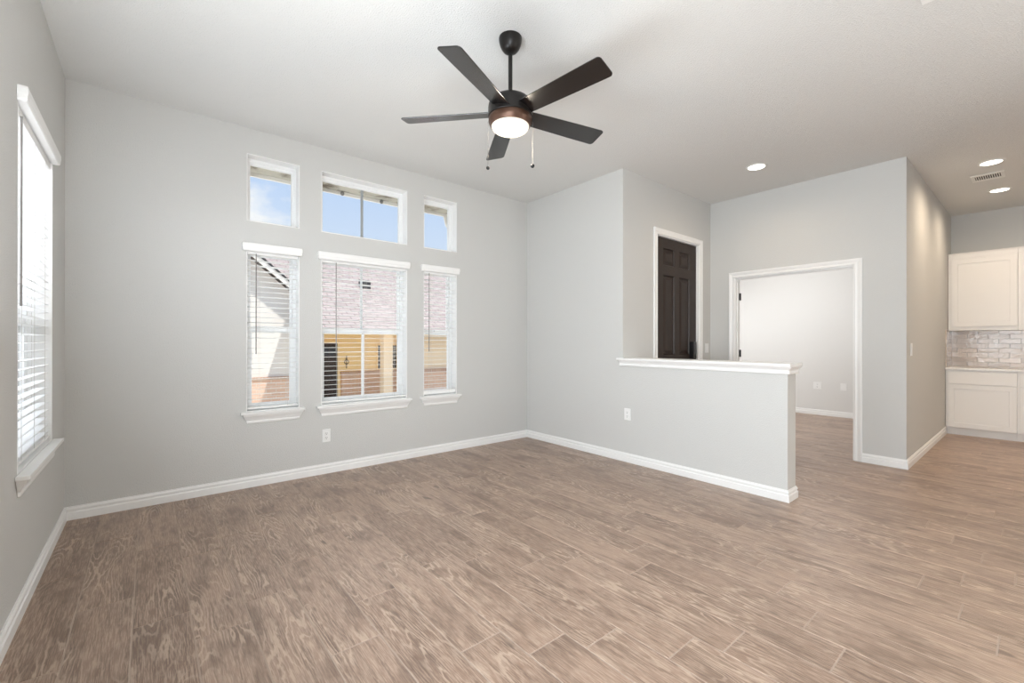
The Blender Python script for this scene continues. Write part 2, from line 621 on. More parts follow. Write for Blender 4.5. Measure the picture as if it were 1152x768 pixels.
def casing(mb, mp_, a0, a1, H, prof, z0=0.0):
    """door casing: profile [(u outward, v protrusion)] swept up, over and down an opening"""
    rings = []
    for k in range(4):
        r = []
        for u, v in prof:
            if k == 0:
                p = (a0 - u, z0)
            elif k == 1:
                p = (a0 - u, H + u)
            elif k == 2:
                p = (a1 + u, H + u)
            else:
                p = (a1 + u, z0)
            r.append(mp_(p[0], -v, p[1]))
        rings.append(r)
    return mb.rings(rings)


# ------------------------------------------------------------------ room shell
XL, XR, XH, YB, YH, X3, Y3, X4, XF, H = -0.4514, 3.8082, 3.979, 4.2994, 2.7949, 5.6939, 0.8535, 8.92, 8.81, 3.05
YR = -2.6
TW = 0.125          # outer wall thickness
U = [(0.634, 1.049), (1.238, 2.107), (2.302, 2.725)]     # the three window bays of the back wall
UZ, LZ = (2.262, 2.834), (0.640, 2.035)
LW = (2.895, 3.795, 0.645, 2.315)                        # window of the left wall: y0, y1, z0, z1

# floor: planks laid along Y, each plank its own quad with bevelled edges, over a bed of grout
random.seed(4)
PW, PL = 0.2025, 0.893
JOINT = {-1: 2.81, 0: 2.50, 1: 2.244, 2: 2.41, 3: 2.68, 4: 2.078, 5: 2.372, 6: 2.19, 7: 1.178, 8: 0.934, 9: 0.815, 10: 0.511, 11: 0.663,
         12: 0.837, 13: 1.012, 14: 1.137, 15: 0.405, 16: 0.271, 17: 0.094, 18: 0.225, 19: 0.364, 20: 0.506, 21: 0.17, 22: 0.347}
fv, ff, fuv, ftone, fmat = [], [], [], [], []
FX0, FX1, FY0, FY1 = -0.57, 9.04, -2.72, 4.42
fv += [(FX0, FY0, -0.0012), (FX1, FY0, -0.0012), (FX1, FY1, -0.0012), (FX0, FY1, -0.0012),
       (FX0, FY0, -0.15), (FX1, FY0, -0.15), (FX1, FY1, -0.15), (FX0, FY1, -0.15)]
for q in ((0, 1, 2, 3), (7, 6, 5, 4), (0, 4, 5, 1), (1, 5, 6, 2), (2, 6, 7, 3), (3, 7, 4, 0)):
    ff.append(q)
    fuv.append([(0, 0)] * 4)
    ftone.append((0.5, 0.5, 0.5))
    fmat.append(1)
g, bv = 0.0021, 0.0022
for row in range(-3, 45):
    x0 = -0.055 + row * PW
    x1 = x0 + PW
    off = JOINT.get(row, random.uniform(0, PL)) % PL
    k0 = int((FY0 - off) / PL) - 1
    while off + k0 * PL < FY1:
        y0, y1 = off + k0 * PL, off + (k0 + 1) * PL
        k0 += 1
        ca, cb, cc, cd = max(x0 + g, FX0), min(x1 - g, FX1), max(y0 + g, FY0), min(y1 - g, FY1)
        if cb - ca < 0.01 or cd - cc < 0.01:
            continue
        n = len(fv)
        fv += [(ca, cc, -0.0014), (cb, cc, -0.0014), (cb, cd, -0.0014), (ca, cd, -0.0014),
               (ca + bv, cc + bv, 0), (cb - bv, cc + bv, 0), (cb - bv, cd - bv, 0), (ca + bv, cd - bv, 0)]
        du, dv = random.uniform(0, 30), random.uniform(0, 30)
        flip = random.choice((-1, 1))
        tone = (random.random(), random.random(), random.random())
        for q in ((4, 5, 6, 7), (0, 1, 5, 4), (1, 2, 6, 5), (2, 3, 7, 6), (3, 0, 4, 7)):
            ff.append(tuple(n + i for i in q))
            fuv.append([((fv[n + i][0] - x0) * flip + du, (fv[n + i][1] - y0) * flip + dv) for i in q])
            ftone.append(tone)
            fmat.append(0)
me = bpy.data.meshes.new('floor')
me.from_pydata(fv, [], ff)
me.uv_layers.new(name='plank')
me.color_attributes.new(name='tone', type='FLOAT_COLOR', domain='CORNER')
me.uv_layers['plank'].data.foreach_set('uv', [c for q in fuv for p in q for c in p])
me.color_attributes['tone'].data.foreach_set('color', [c for q, t_ in zip(ff, ftone) for _ in q for c in (*t_, 1.0)])
me.materials.append(MT['floor'])
me.materials.append(MT['grout'])
me.polygons.foreach_set('material_index', fmat)
floor = bpy.data.objects.new('floor', me)
COL.objects.link(floor)
tag(floor, 'brown wood look plank tile floor running through the whole home', kind='structure')


def struct(mb, name, m, label, **kw):
    return tag(mb.build(name, m, **kw), label, kind='structure')


struct(MB().box(FX0, FX1, FY0, FY1, H, H + 0.15), 'ceiling', MT['ceiling'], 'flat textured light grey ceiling over all rooms')
back_holes = [(a, b_, *UZ) for a, b_ in U] + [(a, b_, *LZ) for a, b_ in U]
struct(grid_wall(1, YB, YB + TW, FX0, XH, 0, H, back_holes), 'wall_back', MT['wall'], 'pale grey wall with three tall windows and three transoms')
struct(grid_wall(0, XL - TW, XL, FY0, YB, 0, H, [LW]), 'wall_left', MT['wall'], 'pale grey left wall with one tall blind covered window')
struct(grid_wall(0, XR, XH, YH, YB, 0, H), 'wall_right', MT['wall'], 'full height grey wall return right of the transom windows')
struct(grid_wall(0, XR, XH, 1.262, YH, 0, 1.0), 'wall_half', MT['wall'], 'waist high grey half wall under a white cap')
DX = (4.435, 5.395, 2.468)
struct(grid_wall(1, YH, YH + 0.13, XH, X3, 0, H, [(DX[0], DX[1], 0, DX[2])]), 'wall_entry', MT['wall'], 'grey entry wall around the dark front door')
DO = (1.262, 2.484, 2.046)
struct(grid_wall(0, X3, X3 + 0.118, Y3, YB + TW, 0, H, [(DO[0], DO[1], 0, DO[2])]), 'wall_doorway', MT['wall'], 'grey wall around the white cased doorway to the far room')
struct(grid_wall(1, Y3, Y3 + 0.12, X3 + 0.118, X4, 0, H), 'wall_kitchen_side', MT['wall'], 'grey side wall leading from the doorway to the kitchen cabinets')
struct(grid_wall(0, X4, X4 + 0.12, FY0, Y3 + 0.12, 0, H), 'wall_kitchen_back', MT['wall'], 'grey wall above the white kitchen cabinets')
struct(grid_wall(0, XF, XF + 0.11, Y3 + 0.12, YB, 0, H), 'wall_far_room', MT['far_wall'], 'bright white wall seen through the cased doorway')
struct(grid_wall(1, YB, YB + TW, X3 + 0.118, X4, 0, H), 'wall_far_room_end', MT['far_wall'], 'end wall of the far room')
struct(grid_wall(1, FY0, YR, FX0 + TW, X4, 0, H), 'wall_rear', MT['wall'], 'grey wall behind the viewer')

# baseboards
BB = [(0, 0), (0.015, 0), (0.015, 0.050), (0.009, 0.057), (0.009, 0.064), (0.0125, 0.069), (0.0115, 0.078), (0.006, 0.086), (0.006, 0.092), (0, 0.092)]


def baseboard(name, path, side, label):
    struct(sweep(MB(), path, BB, side), name, MT['trim'], label)


baseboard('baseboard_left', [(XL, YR), (XL, YB)], -1, 'white baseboard along the left wall')
baseboard('baseboard_back', [(XL + 0.0005, YB), (XR - 0.0005, YB)], -1, 'white baseboard along the window wall')
baseboard('baseboard_right', [(XR, YB), (XR, 1.262), (XH, 1.262), (XH, YH)], -1, 'white baseboard along the half wall and around its end')
baseboard('baseboard_doorway', [(X3, 1.195), (X3, Y3), (8.36, Y3)], -1, 'white baseboard from the doorway around the corner to the kitchen')
baseboard('baseboard_entry', [(XH + 0.016, YH), (DX[0] - 0.07, YH)], -1, 'white baseboard left of the front door')
baseboard('baseboard_far_room', [(XF, YB), (XF, Y3 + 0.12)], -1, 'white baseboard at the foot of the far room wall')

# half wall cap with stepped bed moulding


def molded(name, label, levels, slab, m=MT['trim'], bevel=0.003):
    mb = MB()
    rings = [[(x0, y0, z), (x1, y0, z), (x1, y1, z), (x0, y1, z)] for z, x0, x1, y0, y1 in levels]
    mb.rings(rings)
    mb.box(*slab)
    return struct(mb, name, m, label, bevel=bevel)


mb = MB()
cap_prof = [(0.0, 0.990), (0.018, 0.990), (0.020, 1.008), (0.014, 1.012), (0.020, 1.026), (0.034, 1.042), (0.038, 1.052), (0.0, 1.052)]
sweep(mb, [(XR, 2.83), (XR, 1.262), (XH, 1.262), (XH, YH - 0.001)], cap_prof, -1)
mb.prism([(3.750, 2.838), (3.750, 1.228), (4.030, 1.228), (4.030, YH - 0.001), (XR - 0.0005, YH - 0.001), (XR - 0.0005, 2.838)], 2, 1.052, 1.072)
struct(mb, 'trim_1', MT['trim'], 'white moulded ledge cap along the top of the half wall', bevel=0.003)

# casings
CAS = [(0.0, 0.0), (0.0, 0.012), (0.006, 0.015), (0.026, 0.010), (0.034, 0.013), (0.050, 0.019), (0.062, 0.019), (0.066, 0.016), (0.066, 0.0)]


def map_doorway(u, d, z):
    return (X3 + d, u, z)


def map_entry(u, d, z):
    return (u, YH + d, z)


mb = casing(MB(), map_doorway, DO[0], DO[1], DO[2], CAS)
jd = MB()
jd.mbox(map_doorway, DO[0], DO[0] + 0.012, 0.0, 0.118, 0, DO[2]).mbox(map_doorway, DO[1] - 0.012, DO[1], 0.0, 0.118, 0, DO[2]).mbox(map_doorway, DO[0] + 0.012, DO[1] - 0.012, 0.0, 0.118, DO[2] - 0.012, DO[2])
jd.mbox(map_doorway, DO[1] - 0.022, DO[1] - 0.012, 0.040, 0.070, 0, DO[2] - 0.012).mbox(map_doorway, DO[0] + 0.012, DO[0] + 0.022, 0.040, 0.070, 0, DO[2] - 0.012).mbox(map_doorway, DO[0] + 0.022, DO[1] - 0.022, 0.040, 0.070, DO[2] - 0.022, DO[2] - 0.012)
mb.v, mb.f = mb.v, mb.f
mb.add(jd.v, jd.f)
struct(mb, 'trim_2', MT['trim'], 'white casing and jamb of the wide doorway to the far room')
mb = casing(MB(), map_entry, DX[0], DX[1], DX[2], CAS)
mb.mbox(map_entry, DX[0], DX[0] + 0.022, 0, 0.13, 0, DX[2]).mbox(map_entry, DX[1] - 0.022, DX[1], 0, 0.13, 0, DX[2]).mbox(map_entry, DX[0] + 0.022, DX[1] - 0.022, 0, 0.13, DX[2] - 0.012, DX[2])
struct(mb, 'trim_3', MT['trim'], 'white casing around the dark front door')

# ------------------------------------------------------------------ doors


def panel_door_mesh(mp_, a0, a1, z0, z1, d0, d1, panels):
    """slab with raised panels: frame cells solid, panels recessed with a bevelled raised field"""
    mb = MB()
    us = sorted({a0, a1, *[p[0] for p in panels], *[p[1] for p in panels]})
    zs = sorted({z0, z1, *[p[2] for p in panels], *[p[3] for p in panels]})
    inside = lambda u, z: any(p[0] < u < p[1] and p[2] < z < p[3] for p in panels)
    for i in range(len(us) - 1):
        for j in range(len(zs) - 1):
            if not inside((us[i] + us[i + 1]) / 2, (zs[j] + zs[j + 1]) / 2):
                mb.add([mp_(u, d0, z) for u, z in ((us[i], zs[j]), (us[i + 1], zs[j]), (us[i + 1], zs[j + 1]), (us[i], zs[j + 1]))], [(0, 1, 2, 3)])
    for p in panels:
        steps = [(0, 0), (0.010, 0.020), (0.026, 0.020), (0.056, 0.005)]
        rings = []
        for s_, dd in steps:
            rings.append([mp_(u, d0 + dd, z) for u, z in ((p[0] + s_, p[2] + s_), (p[1] - s_, p[2] + s_), (p[1] - s_, p[3] - s_), (p[0] + s_, p[3] - s_))])
        n = len(mb.v)
        for r in rings:
            mb.v += r
        for k in range(3):
            for j in range(4):
                a, b_ = n + k * 4 + j, n + k * 4 + (j + 1) % 4
                mb.f.append((a, b_, b_ + 4, a + 4))
        mb.f.append((n + 12, n + 13, n + 14, n + 15))
    c = [mp_(u, d, z) for d in (d0, d1) for u, z in ((a0, z0), (a1, z0), (a1, z1), (a0, z1))]
    mb.add(c, [(4, 5, 6, 7), (0, 1, 5, 4), (1, 2, 6, 5), (2, 3, 7, 6), (3, 0, 4, 7)])
    return mb


d1 = empty('door_1', (4.92, YH + 0.03, 0), 'dark brown six panel front door in the entry wall behind the half wall', kind='structure')
pan = []
for a, b_ in ((4.615, 4.865), (4.968, 5.215)):
    pan += [(a, b_, 2.135, 2.335), (a, b_, 1.085, 2.020), (a, b_, 0.24, 0.90)]
leaf = panel_door_mesh(map_entry, DX[0] + 0.025, DX[1] - 0.025, 0.008, DX[2] - 0.016, 0.028, 0.072, pan).build('door_leaf', MT['door'], d1)
lk = MB().box(5.205, 5.278, YH - 0.032, YH + 0.0275, 1.035, 1.243).build('keypad_lock', MT['black'], d1, bevel=0.008, seg=3)
tag(lk, 'black electronic deadbolt')
MB().box(5.216, 5.267, YH - 0.0345, YH - 0.0315, 1.115, 1.225).build('keypad', mat('keypad_face', (0.05, 0.05, 0.055), 0.2), lk)
hb = MB().lathe([(0.030, 0.0), (0.030, 0.008), (0.012, 0.010), (0.012, 0.045)], 0, 0, 24)
hv = [(5.245 + p[0], YH + 0.028 - p[2], 0.93 + p[1]) for p in hb.v]
hn = MB().add(hv, hb.f)
hn.tube([(5.245, YH - 0.018, 0.93), (5.20, YH - 0.02, 0.93), (5.135, YH - 0.016, 0.925)], 0.009, 10)
hn.build('lever_handle', MT['black'], d1, smooth=True)
for z in (0.25, 0.95, 1.58, 2.25):
    MB().tube([(DX[0] + 0.024, YH + 0.020, z - 0.05), (DX[0] + 0.024, YH + 0.020, z + 0.05)], 0.007, 10).build('hinge', MT['black'], d1)

# far room door, folded back past its jamb so that only its hinged edge shows
d2 = empty('door_2', (X3 + 0.118, DO[1] - 0.012, 0), 'white door folded back inside the doorway on black hinges', kind='structure')
ang = math.radians(128)
ca2, sa2 = math.cos(ang), math.sin(ang)
hx, hy = X3 + 0.122, DO[1] - 0.010


def map_leaf(u, d, z):
    # closed leaf would run along -y; swung open by `ang` into the far room
    dx, dy = math.sin(ang), -math.cos(ang)
    nx, ny = -dy, dx
    return (hx + dx * u - nx * (d - 0.034), hy + dy * u - ny * (d - 0.034), z)


lp = []
for a, b_ in ((0.10, 0.27), (0.35, 0.52)):
    lp += [(a, b_, 1.70, 1.88), (a, b_, 0.98, 1.60), (a, b_, 0.22, 0.84)]
panel_door_mesh(map_leaf, 0.003, 0.60, 0.010, DO[2] - 0.016, 0.0, 0.034, lp).build('door_leaf', MT['trim'], d2)
for z in (0.26, 1.095, 1.815):
    hg = MB()
    hg.tube([(X3 + 0.122, DO[1] - 0.019, z - 0.045), (X3 + 0.122, DO[1] - 0.019, z + 0.045)], 0.008, 12)
    hg.box(X3 + 0.085, X3 + 0.119, DO[1] - 0.0135, DO[1] - 0.0119, z - 0.044, z + 0.044)
    hg.build('hinge', MT['black'], d2)

# ------------------------------------------------------------------ windows, sills and blinds


def map_back(u, d, z):
    return (u, YB + d, z)


def map_left(u, d, z):
    return (XL - d, u, z)


def window(idx, mp_, a0, a1, z0, z1, label, hung=False, muntin=False, sticker=False):
    c = Vector(mp_((a0 + a1) / 2, 0.11, z0))
    w = empty('window_%d' % idx, c, label, kind='structure')
    jl = MB()
    jl.frame(mp_, a0, a1, z0, z1, 0.006, -0.0012, 0.105)
    jl.build('jamb_lining', MT['trim'], w)
    fw_ = (0.044, 0.044, 0.038, 0.052)
    MB().frame(mp_, a0 + 0.001, a1 - 0.001, z0 + 0.001, z1 - 0.001, 0.032, 0.100, 0.165).build('frame', MT['vinyl'], w, bevel=0.002)
    um = (a0 + a1) / 2
    if not hung:
        MB().frame(mp_, a0 + 0.026, a1 - 0.026, z0 + 0.024, z1 - 0.026, (0.016, 0.016, 0.012, 0.028), 0.108, 0.140).build('stop', MT['vinyl'], w, bevel=0.002)
        MB().mbox(mp_, a0 + 0.035, a1 - 0.035, 0.126, 0.132, z0 + 0.03, z1 - 0.045).build('glass', MT['glass'], w)
        if muntin:
            MB().mbox(mp_, um - 0.012, um + 0.012, 0.1325, 0.146, z0 + 0.036, z1 - 0.054).build('muntin', mat('grey_muntin', (0.40, 0.41, 0.42), 0.5), w)
    else:
        zr = 1.343
        up_ = MB().frame(mp_, a0 + 0.028, a1 - 0.028, zr - 0.022, z1 - 0.026, (0.022, 0.022, 0.034, 0.022), 0.132, 0.158).build('upper_sash', MT['vinyl'], w, bevel=0.002)
        lo_ = MB().frame(mp_, a0 + 0.028, a1 - 0.028, z0 + 0.028, zr + 0.030, (0.028, 0.028, 0.030, 0.046), 0.104, 0.131).build('lower_sash', MT['vinyl'], w, bevel=0.002)
        MB().mbox(mp_, a0 + 0.045, a1 - 0.045, 0.143, 0.147, zr, z1 - 0.04).build('glass', MT['glass'], up_)
        MB().mbox(mp_, a0 + 0.050, a1 - 0.050, 0.116, 0.120, z0 + 0.045, zr).build('glass', MT['glass'], lo_)
        if muntin:
            MB().mbox(mp_, um - 0.011, um + 0.011, 0.148, 0.157, zr + 0.012, z1 - 0.048).build('muntin', MT['vinyl'], up_)
            MB().mbox(mp_, um - 0.013, um + 0.013, 0.106, 0.115, z0 + 0.058, zr - 0.016).build('muntin', MT['vinyl'], lo_)
        MB().mbox(mp_, um - 0.03, um + 0.03, 0.085, 0.104, zr + 0.006, zr + 0.026).build('sash_lock', MT['vinyl'], lo_, bevel=0.003)
        if sticker:
            MB().mbox(mp_, a0 + 0.075, a0 + 0.125, 0.1145, 0.1155, 1.20, 1.29).build('sticker', MT['sticker'], lo_)
    return w


def sill(idx, mp_, a0, a1, zt, label, d=0.048):
    """projecting stool with a crown shaped apron that steps back to the wall"""
    mb = MB()
    lv = [(zt - 0.100, 0.010, 0.000), (zt - 0.084, 0.014, 0.002), (zt - 0.078, 0.011, 0.002), (zt - 0.058, 0.020, 0.016), (zt - 0.036, 0.033, 0.026), (zt - 0.020, 0.036, 0.030)]
    rings = []
    for z, dd, ov in lv:
        rings.append([mp_(a0 - ov, -dd, z), mp_(a1 + ov, -dd, z), mp_(a1 + ov, -0.0005, z), mp_(a0 - ov, -0.0005, z)])
    mb.rings(rings)
    mb.mbox(mp_, a0 - 0.046, a1 + 0.040, -d, -0.0005, zt - 0.020, zt)
    mb.mbox(mp_, a0 + 0.007, a1 - 0.007, -0.0005, 0.099, zt - 0.004, zt + 0.0062)
    return struct(mb, 'trim_%d' % idx, MT['trim'], label, bevel=0.003)


def blind(mp_, a0, a1, z0, z1, vz0, vz1, label, cords, wand_u, wand_z, vd=0.045, vl=0.036, vr=0.016, stack=0.0):
    c = Vector(mp_((a0 + a1) / 2, 0.03, z0))
    b = empty('window_blind', c, label, 'window blind', 'white horizontal window blinds')
    v = MB()
    rings = []
    for z, dd in ((vz0, vd * 0.80), (vz0 + 0.010, vd * 0.92), (vz0 + 0.022, vd * 0.92), (vz0 + 0.034, vd), (vz1 - 0.010, vd), (vz1 - 0.004, vd * 0.94), (vz1, vd * 0.90)):
        e_ = vd - dd
        rings.append([mp_(a0 - vl + e_, -dd, z), mp_(a1 + vr - e_, -dd, z), mp_(a1 + vr - e_, -0.001, z), mp_(a0 - vl + e_, -0.001, z)])
    v.rings(rings).build('valance', MT['slat'], b, bevel=0.002)
    MB().mbox(mp_, a0 + 0.009, a1 - 0.009, 0.008, 0.066, z1 - 0.052, z1 - 0.008).build('headrail', MT['slat'], b, bevel=0.003)
    sl = MB()
    pitch = 0.0443
    zs_ = z0 + 0.048 + stack
    zt = z1 - 0.075
    n = int((zt - zs_) / pitch) + 1
    rnd = random.Random(int(a0 * 1000))
    for i in range(n):
        z = zs_ + i * pitch
        tl = 0.0015 * rnd.uniform(-1, 1) - 0.002
        dd0, dd1, dm = 0.012, 0.062, 0.037
        sag = 0.0012
        prof = [(dd0, z - tl), (dm, z + sag), (dd1, z + tl), (dd1, z + tl - 0.0020), (dm, z + sag - 0.0020), (dd0, z - tl - 0.0020)]
        sl.rings([[mp_(a0 + 0.010, d_, zz) for d_, zz in prof], [mp_(a1 - 0.010, d_, zz) for d_, zz in prof]])
    sl.build('slats', MT['slat'], b)
    MB().mbox(mp_, a0 + 0.010, a1 - 0.010, 0.010, 0.064, z0 + 0.014, z0 + 0.030 + stack * 0.8).build('bottom_rail', MT['slat'], b, bevel=0.003)
    for u in cords:
        for d_ in (0.0105, 0.0635):
            MB().tube([mp_(u, d_, z0 + 0.022), mp_(u, d_, z1 - 0.03)], 0.0011, 6).build('ladder_cord', MT['cord'], b)
    MB().tube([mp_(wand_u, 0.004, z1 - 0.045), mp_(wand_u, 0.004, wand_z)], 0.0042, 8).build('tilt_wand', MT['wand'], b, smooth=True)
    return b


names_up = ['small square transom window on the left', 'wide transom window in the middle split by one bar', 'small square transom window on the right']
names_lo = ['narrow lower sash window on the left behind a blind', 'wide lower sash window in the middle behind a blind', 'narrow lower sash window on the right behind a blind']
for k, (a, b_) in enumerate(U):
    window(k + 1, map_back, a, b_, UZ[0], UZ[1], names_up[k], muntin=(k == 1))
    window(k + 4, map_back, a, b_, LZ[0], LZ[1], names_lo[k], hung=True, muntin=(k == 1))
window(7, map_left, LW[0], LW[1], LW[2], LW[3], 'tall sash window in the left wall behind a blind', hung=True, sticker=True)
for k, (a, b_) in enumerate(U):
    sill(k + 4, map_back, a, b_, 0.640, ['white moulded sill under the left narrow window', 'white moulded sill under the wide middle window', 'white moulded sill under the right narrow window'][k])
sill(7, map_left, LW[0], LW[1], 0.645, 'white moulded sill under the left wall window')
blind(map_back, *U[0], LZ[0] + 0.006, LZ[1], 2.004, 2.074, 'open white slatted blind in the left narrow window of the back wall', (0.735, 0.955), 0.706, 1.13)
blind(map_back, *U[1], LZ[0] + 0.006, LZ[1], 2.004, 2.076, 'open white slatted blind in the wide middle window of the back wall', (1.40, 1.67, 1.97), 1.375, 1.13)
blind(map_back, *U[2], LZ[0] + 0.006, LZ[1], 2.004, 2.076, 'open white slatted blind in the right narrow window of the back wall', (2.40, 2.63), 2.372, 1.13, stack=0.03)
blind(map_left, LW[0], LW[1], LW[2] + 0.006, LW[3], 2.300, 2.368, 'bright white slatted blind in the left wall window', (3.05, 3.35, 3.65), 2.995, 1.40, vd=0.037, vl=0.028, vr=0.010)

# ------------------------------------------------------------------ ceiling fan
FC = (1.660, 2.029)
fan = empty('ceiling_fan', (FC[0], FC[1], H), 'dark bronze ceiling fan with five blades and a lit frosted light', 'ceiling fan')
MB().lathe([(0.068, 3.0498), (0.069, 3.044), (0.0675, 3.028), (0.062, 3.006), (0.053, 2.986), (0.042, 2.972), (0.030, 2.964), (0.014, 2.962)], *FC, 48).build('canopy', MT['bronze'], fan, smooth=True)
MB().lathe([(0.0125, 2.945), (0.0125, 2.70)], *FC, 24).build('downrod', MT['bronze'], fan, smooth=True)
MB().lathe([(0.020, 2.716), (0.022, 2.702), (0.060, 2.697), (0.092, 2.689), (0.115, 2.675), (0.128, 2.656), (0.132, 2.634), (0.132, 2.578), (0.128, 2.574), (0.10, 2.574)], *FC, 56).build('motor_housing', MT['bronze'], fan, smooth=True)
cl = MB().lathe([(0.100, 2.574), (0.127, 2.573), (0.130, 2.566), (0.130, 2.548), (0.127, 2.540), (0.119, 2.524), (0.113, 2.522), (0.100, 2.526)], *FC, 56).build('light_collar', MT['collar'], fan, smooth=True)
gl = []
for i in range(13):
    t_ = i / 12 * math.pi / 2
    gl.append((0.112 * math.cos(t_) ** 0.62 if i < 12 else 0.001, 2.522 - 0.036 * math.sin(t_)))
tag(MB().lathe([(0.106, 2.530)] + gl, *FC, 56).build('glass_globe', MT['globe'], fan, smooth=True), 'lit frosted white glass')


def blade_mesh():
    """local: x outwards from the hub, y across, pitched"""
    r0, r1, w0, w1, th = 0.118, 0.662, 0.112, 0.138, 0.006
    out = [(r0, -w0 / 2), (0.45, -w1 / 2 + 0.004)]
    rc = 0.022
    for cy, s0 in ((-w1 / 2 + rc, -90), (w1 / 2 - rc, 0)):
        for i in range(7):
            t_ = math.radians(s0 + 90 * i / 6)
            out.append((r1 - rc + rc * math.cos(t_), cy + rc * math.sin(t_)))
    out += [(0.45, w1 / 2 - 0.004), (r0, w0 / 2)]
    return MB().rings([[(x, y, -th / 2) for x, y in out], [(x, y, th / 2) for x, y in out]])


bl0 = blade_mesh()
blade_src = None
for k in range(5):
    if blade_src is None:
        o = bl0.build('blade', MT['blade'], None, bevel=0.0018)
        blade_src = o
    else:
        o = blade_src.copy()
        COL.objects.link(o)
    o.parent = fan
    o.location = (0, 0, 2.600 - H)
    o.rotation_euler = (Matrix.Rotation(math.radians(-83.3 + 72 * k), 3, 'Z') @ Matrix.Rotation(math.radians(-14), 3, 'X')).to_euler()
    an = math.radians(-83.3 + 72 * k)
R_ = Vector((math.cos(YAW), -math.sin(YAW)))
for sgn, zb, kz in ((-1, 2.275, 0.011), (1, 2.287, 0.012)):
    px_, py_ = FC[0] + R_.x * 0.133 * sgn, FC[1] + R_.y * 0.133 * sgn
    ch = MB().tube([(FC[0] + R_.x * 0.126 * sgn, FC[1] + R_.y * 0.126 * sgn, 2.553), (px_ + 0.001 * sgn, py_, 2.550), (px_, py_, 2.535), (px_, py_, zb)], 0.0010, 6).build('pull_chain', MT['chain'], fan)
    pr = [(0.002, zb + 0.012)] + [(kz * math.sin(math.pi * i / 8), zb + kz * math.cos(math.pi * i / 8)) for i in range(1, 8)] + [(0.001, zb - kz)]
    MB().lathe(pr, px_, py_, 20).build('pull_knob', MT['black'], ch, smooth=True)
lamp('fan_light', 'POINT', (FC[0], FC[1], 2.44), None, 9, (1.0, 0.88, 0.72), radius=0.06)

# ------------------------------------------------------------------ downlights and ceiling registers


def downlight(x, y, label, power):
    d = empty('recessed_downlight', (x, y, H), label, 'ceiling light', 'recessed round ceiling lights')
    MB().lathe([(0.098, 3.0498), (0.098, 3.0465), (0.092, 3.0425), (0.080, 3.0420), (0.077, 3.0445), (0.075, 3.0498)], x, y, 48, cap=False).build('trim_ring', MT['can'], d, smooth=True)
    MB().lathe([(0.0765, 3.0498), (0.0765, 3.0462), (0.05, 3.0452), (0.002, 3.0450)], x, y, 48).build('lens', MT['lens'], d, smooth=True)
    lamp('downlight_beam', 'SPOT', (x, y, 3.035), (0, 0, -1), power, (1.0, 0.80, 0.59), spot=172, blend=1.0, radius=0.06)


downlight(4.837, 1.892, 'round recessed ceiling light over the entry behind the half wall', 26)
downlight(6.530, 0.338, 'round recessed kitchen ceiling light nearer the viewer, in front of the vent', 52)
downlight(7.790, 0.335, 'round recessed kitchen ceiling light beyond the vent, above the cabinets', 38)
lamp('kitchen_warm_fill', 'SPOT', (6.53, -1.3, 3.03), (0, 0, -1), 82, (1.0, 0.80, 0.59), spot=172, blend=1.0, radius=0.06)  # added warm spot without a fixture, brightens the kitchen


def register(cx, cy, lx, ly, label):
    r = empty('air_vent', (cx, cy, H), label, 'air vent', 'white ceiling air vents')
    x0, x1, y0, y1 = cx - lx / 2, cx + lx / 2, cy - ly / 2, cy + ly / 2
    mp_ = lambda u, d, z: (u, z, H - d)
    f_ = MB().frame(mp_, x0, x1, y0, y1, (0.058, 0.058, 0.030, 0.030), 0.0002, 0.006)
    f_.build('frame', MT['can'], r, bevel=0.002)
    MB().box(x0 + 0.05, x1 - 0.05, y0 + 0.025, y1 - 0.025, H - 0.0012, H - 0.0002).build('duct_opening', MT['louver'], r)
    n = 11
    for i in range(n):
        yy = y0 + 0.032 + (ly - 0.064) * (i + 0.5) / n
        MB().add([(x0 + 0.056, yy - 0.004, H - 0.0055), (x1 - 0.056, yy - 0.004, H - 0.0055), (x1 - 0.056, yy + 0.004, H - 0.0015), (x0 + 0.056, yy + 0.004, H - 0.0015),
                  (x0 + 0.056, yy - 0.003, H - 0.0062), (x1 - 0.056, yy - 0.003, H - 0.0062), (x1 - 0.056, yy + 0.005, H - 0.0022), (x0 + 0.056, yy + 0.005, H - 0.0022)],
                 [(0, 1, 2, 3), (7, 6, 5, 4), (0, 4, 5, 1), (1, 5, 6, 2), (2, 6, 7, 3), (3, 7, 4, 0)]).build('louver', MT['can'], r)


register(7.065, 0.390, 0.28, 0.25, 'white air vent with dark louvres between the two kitchen ceiling lights')
register(3.060, 0.266, 0.275, 0.30, 'white ceiling air vent cut off by the top edge of the photo')

# ------------------------------------------------------------------ outlets and switches


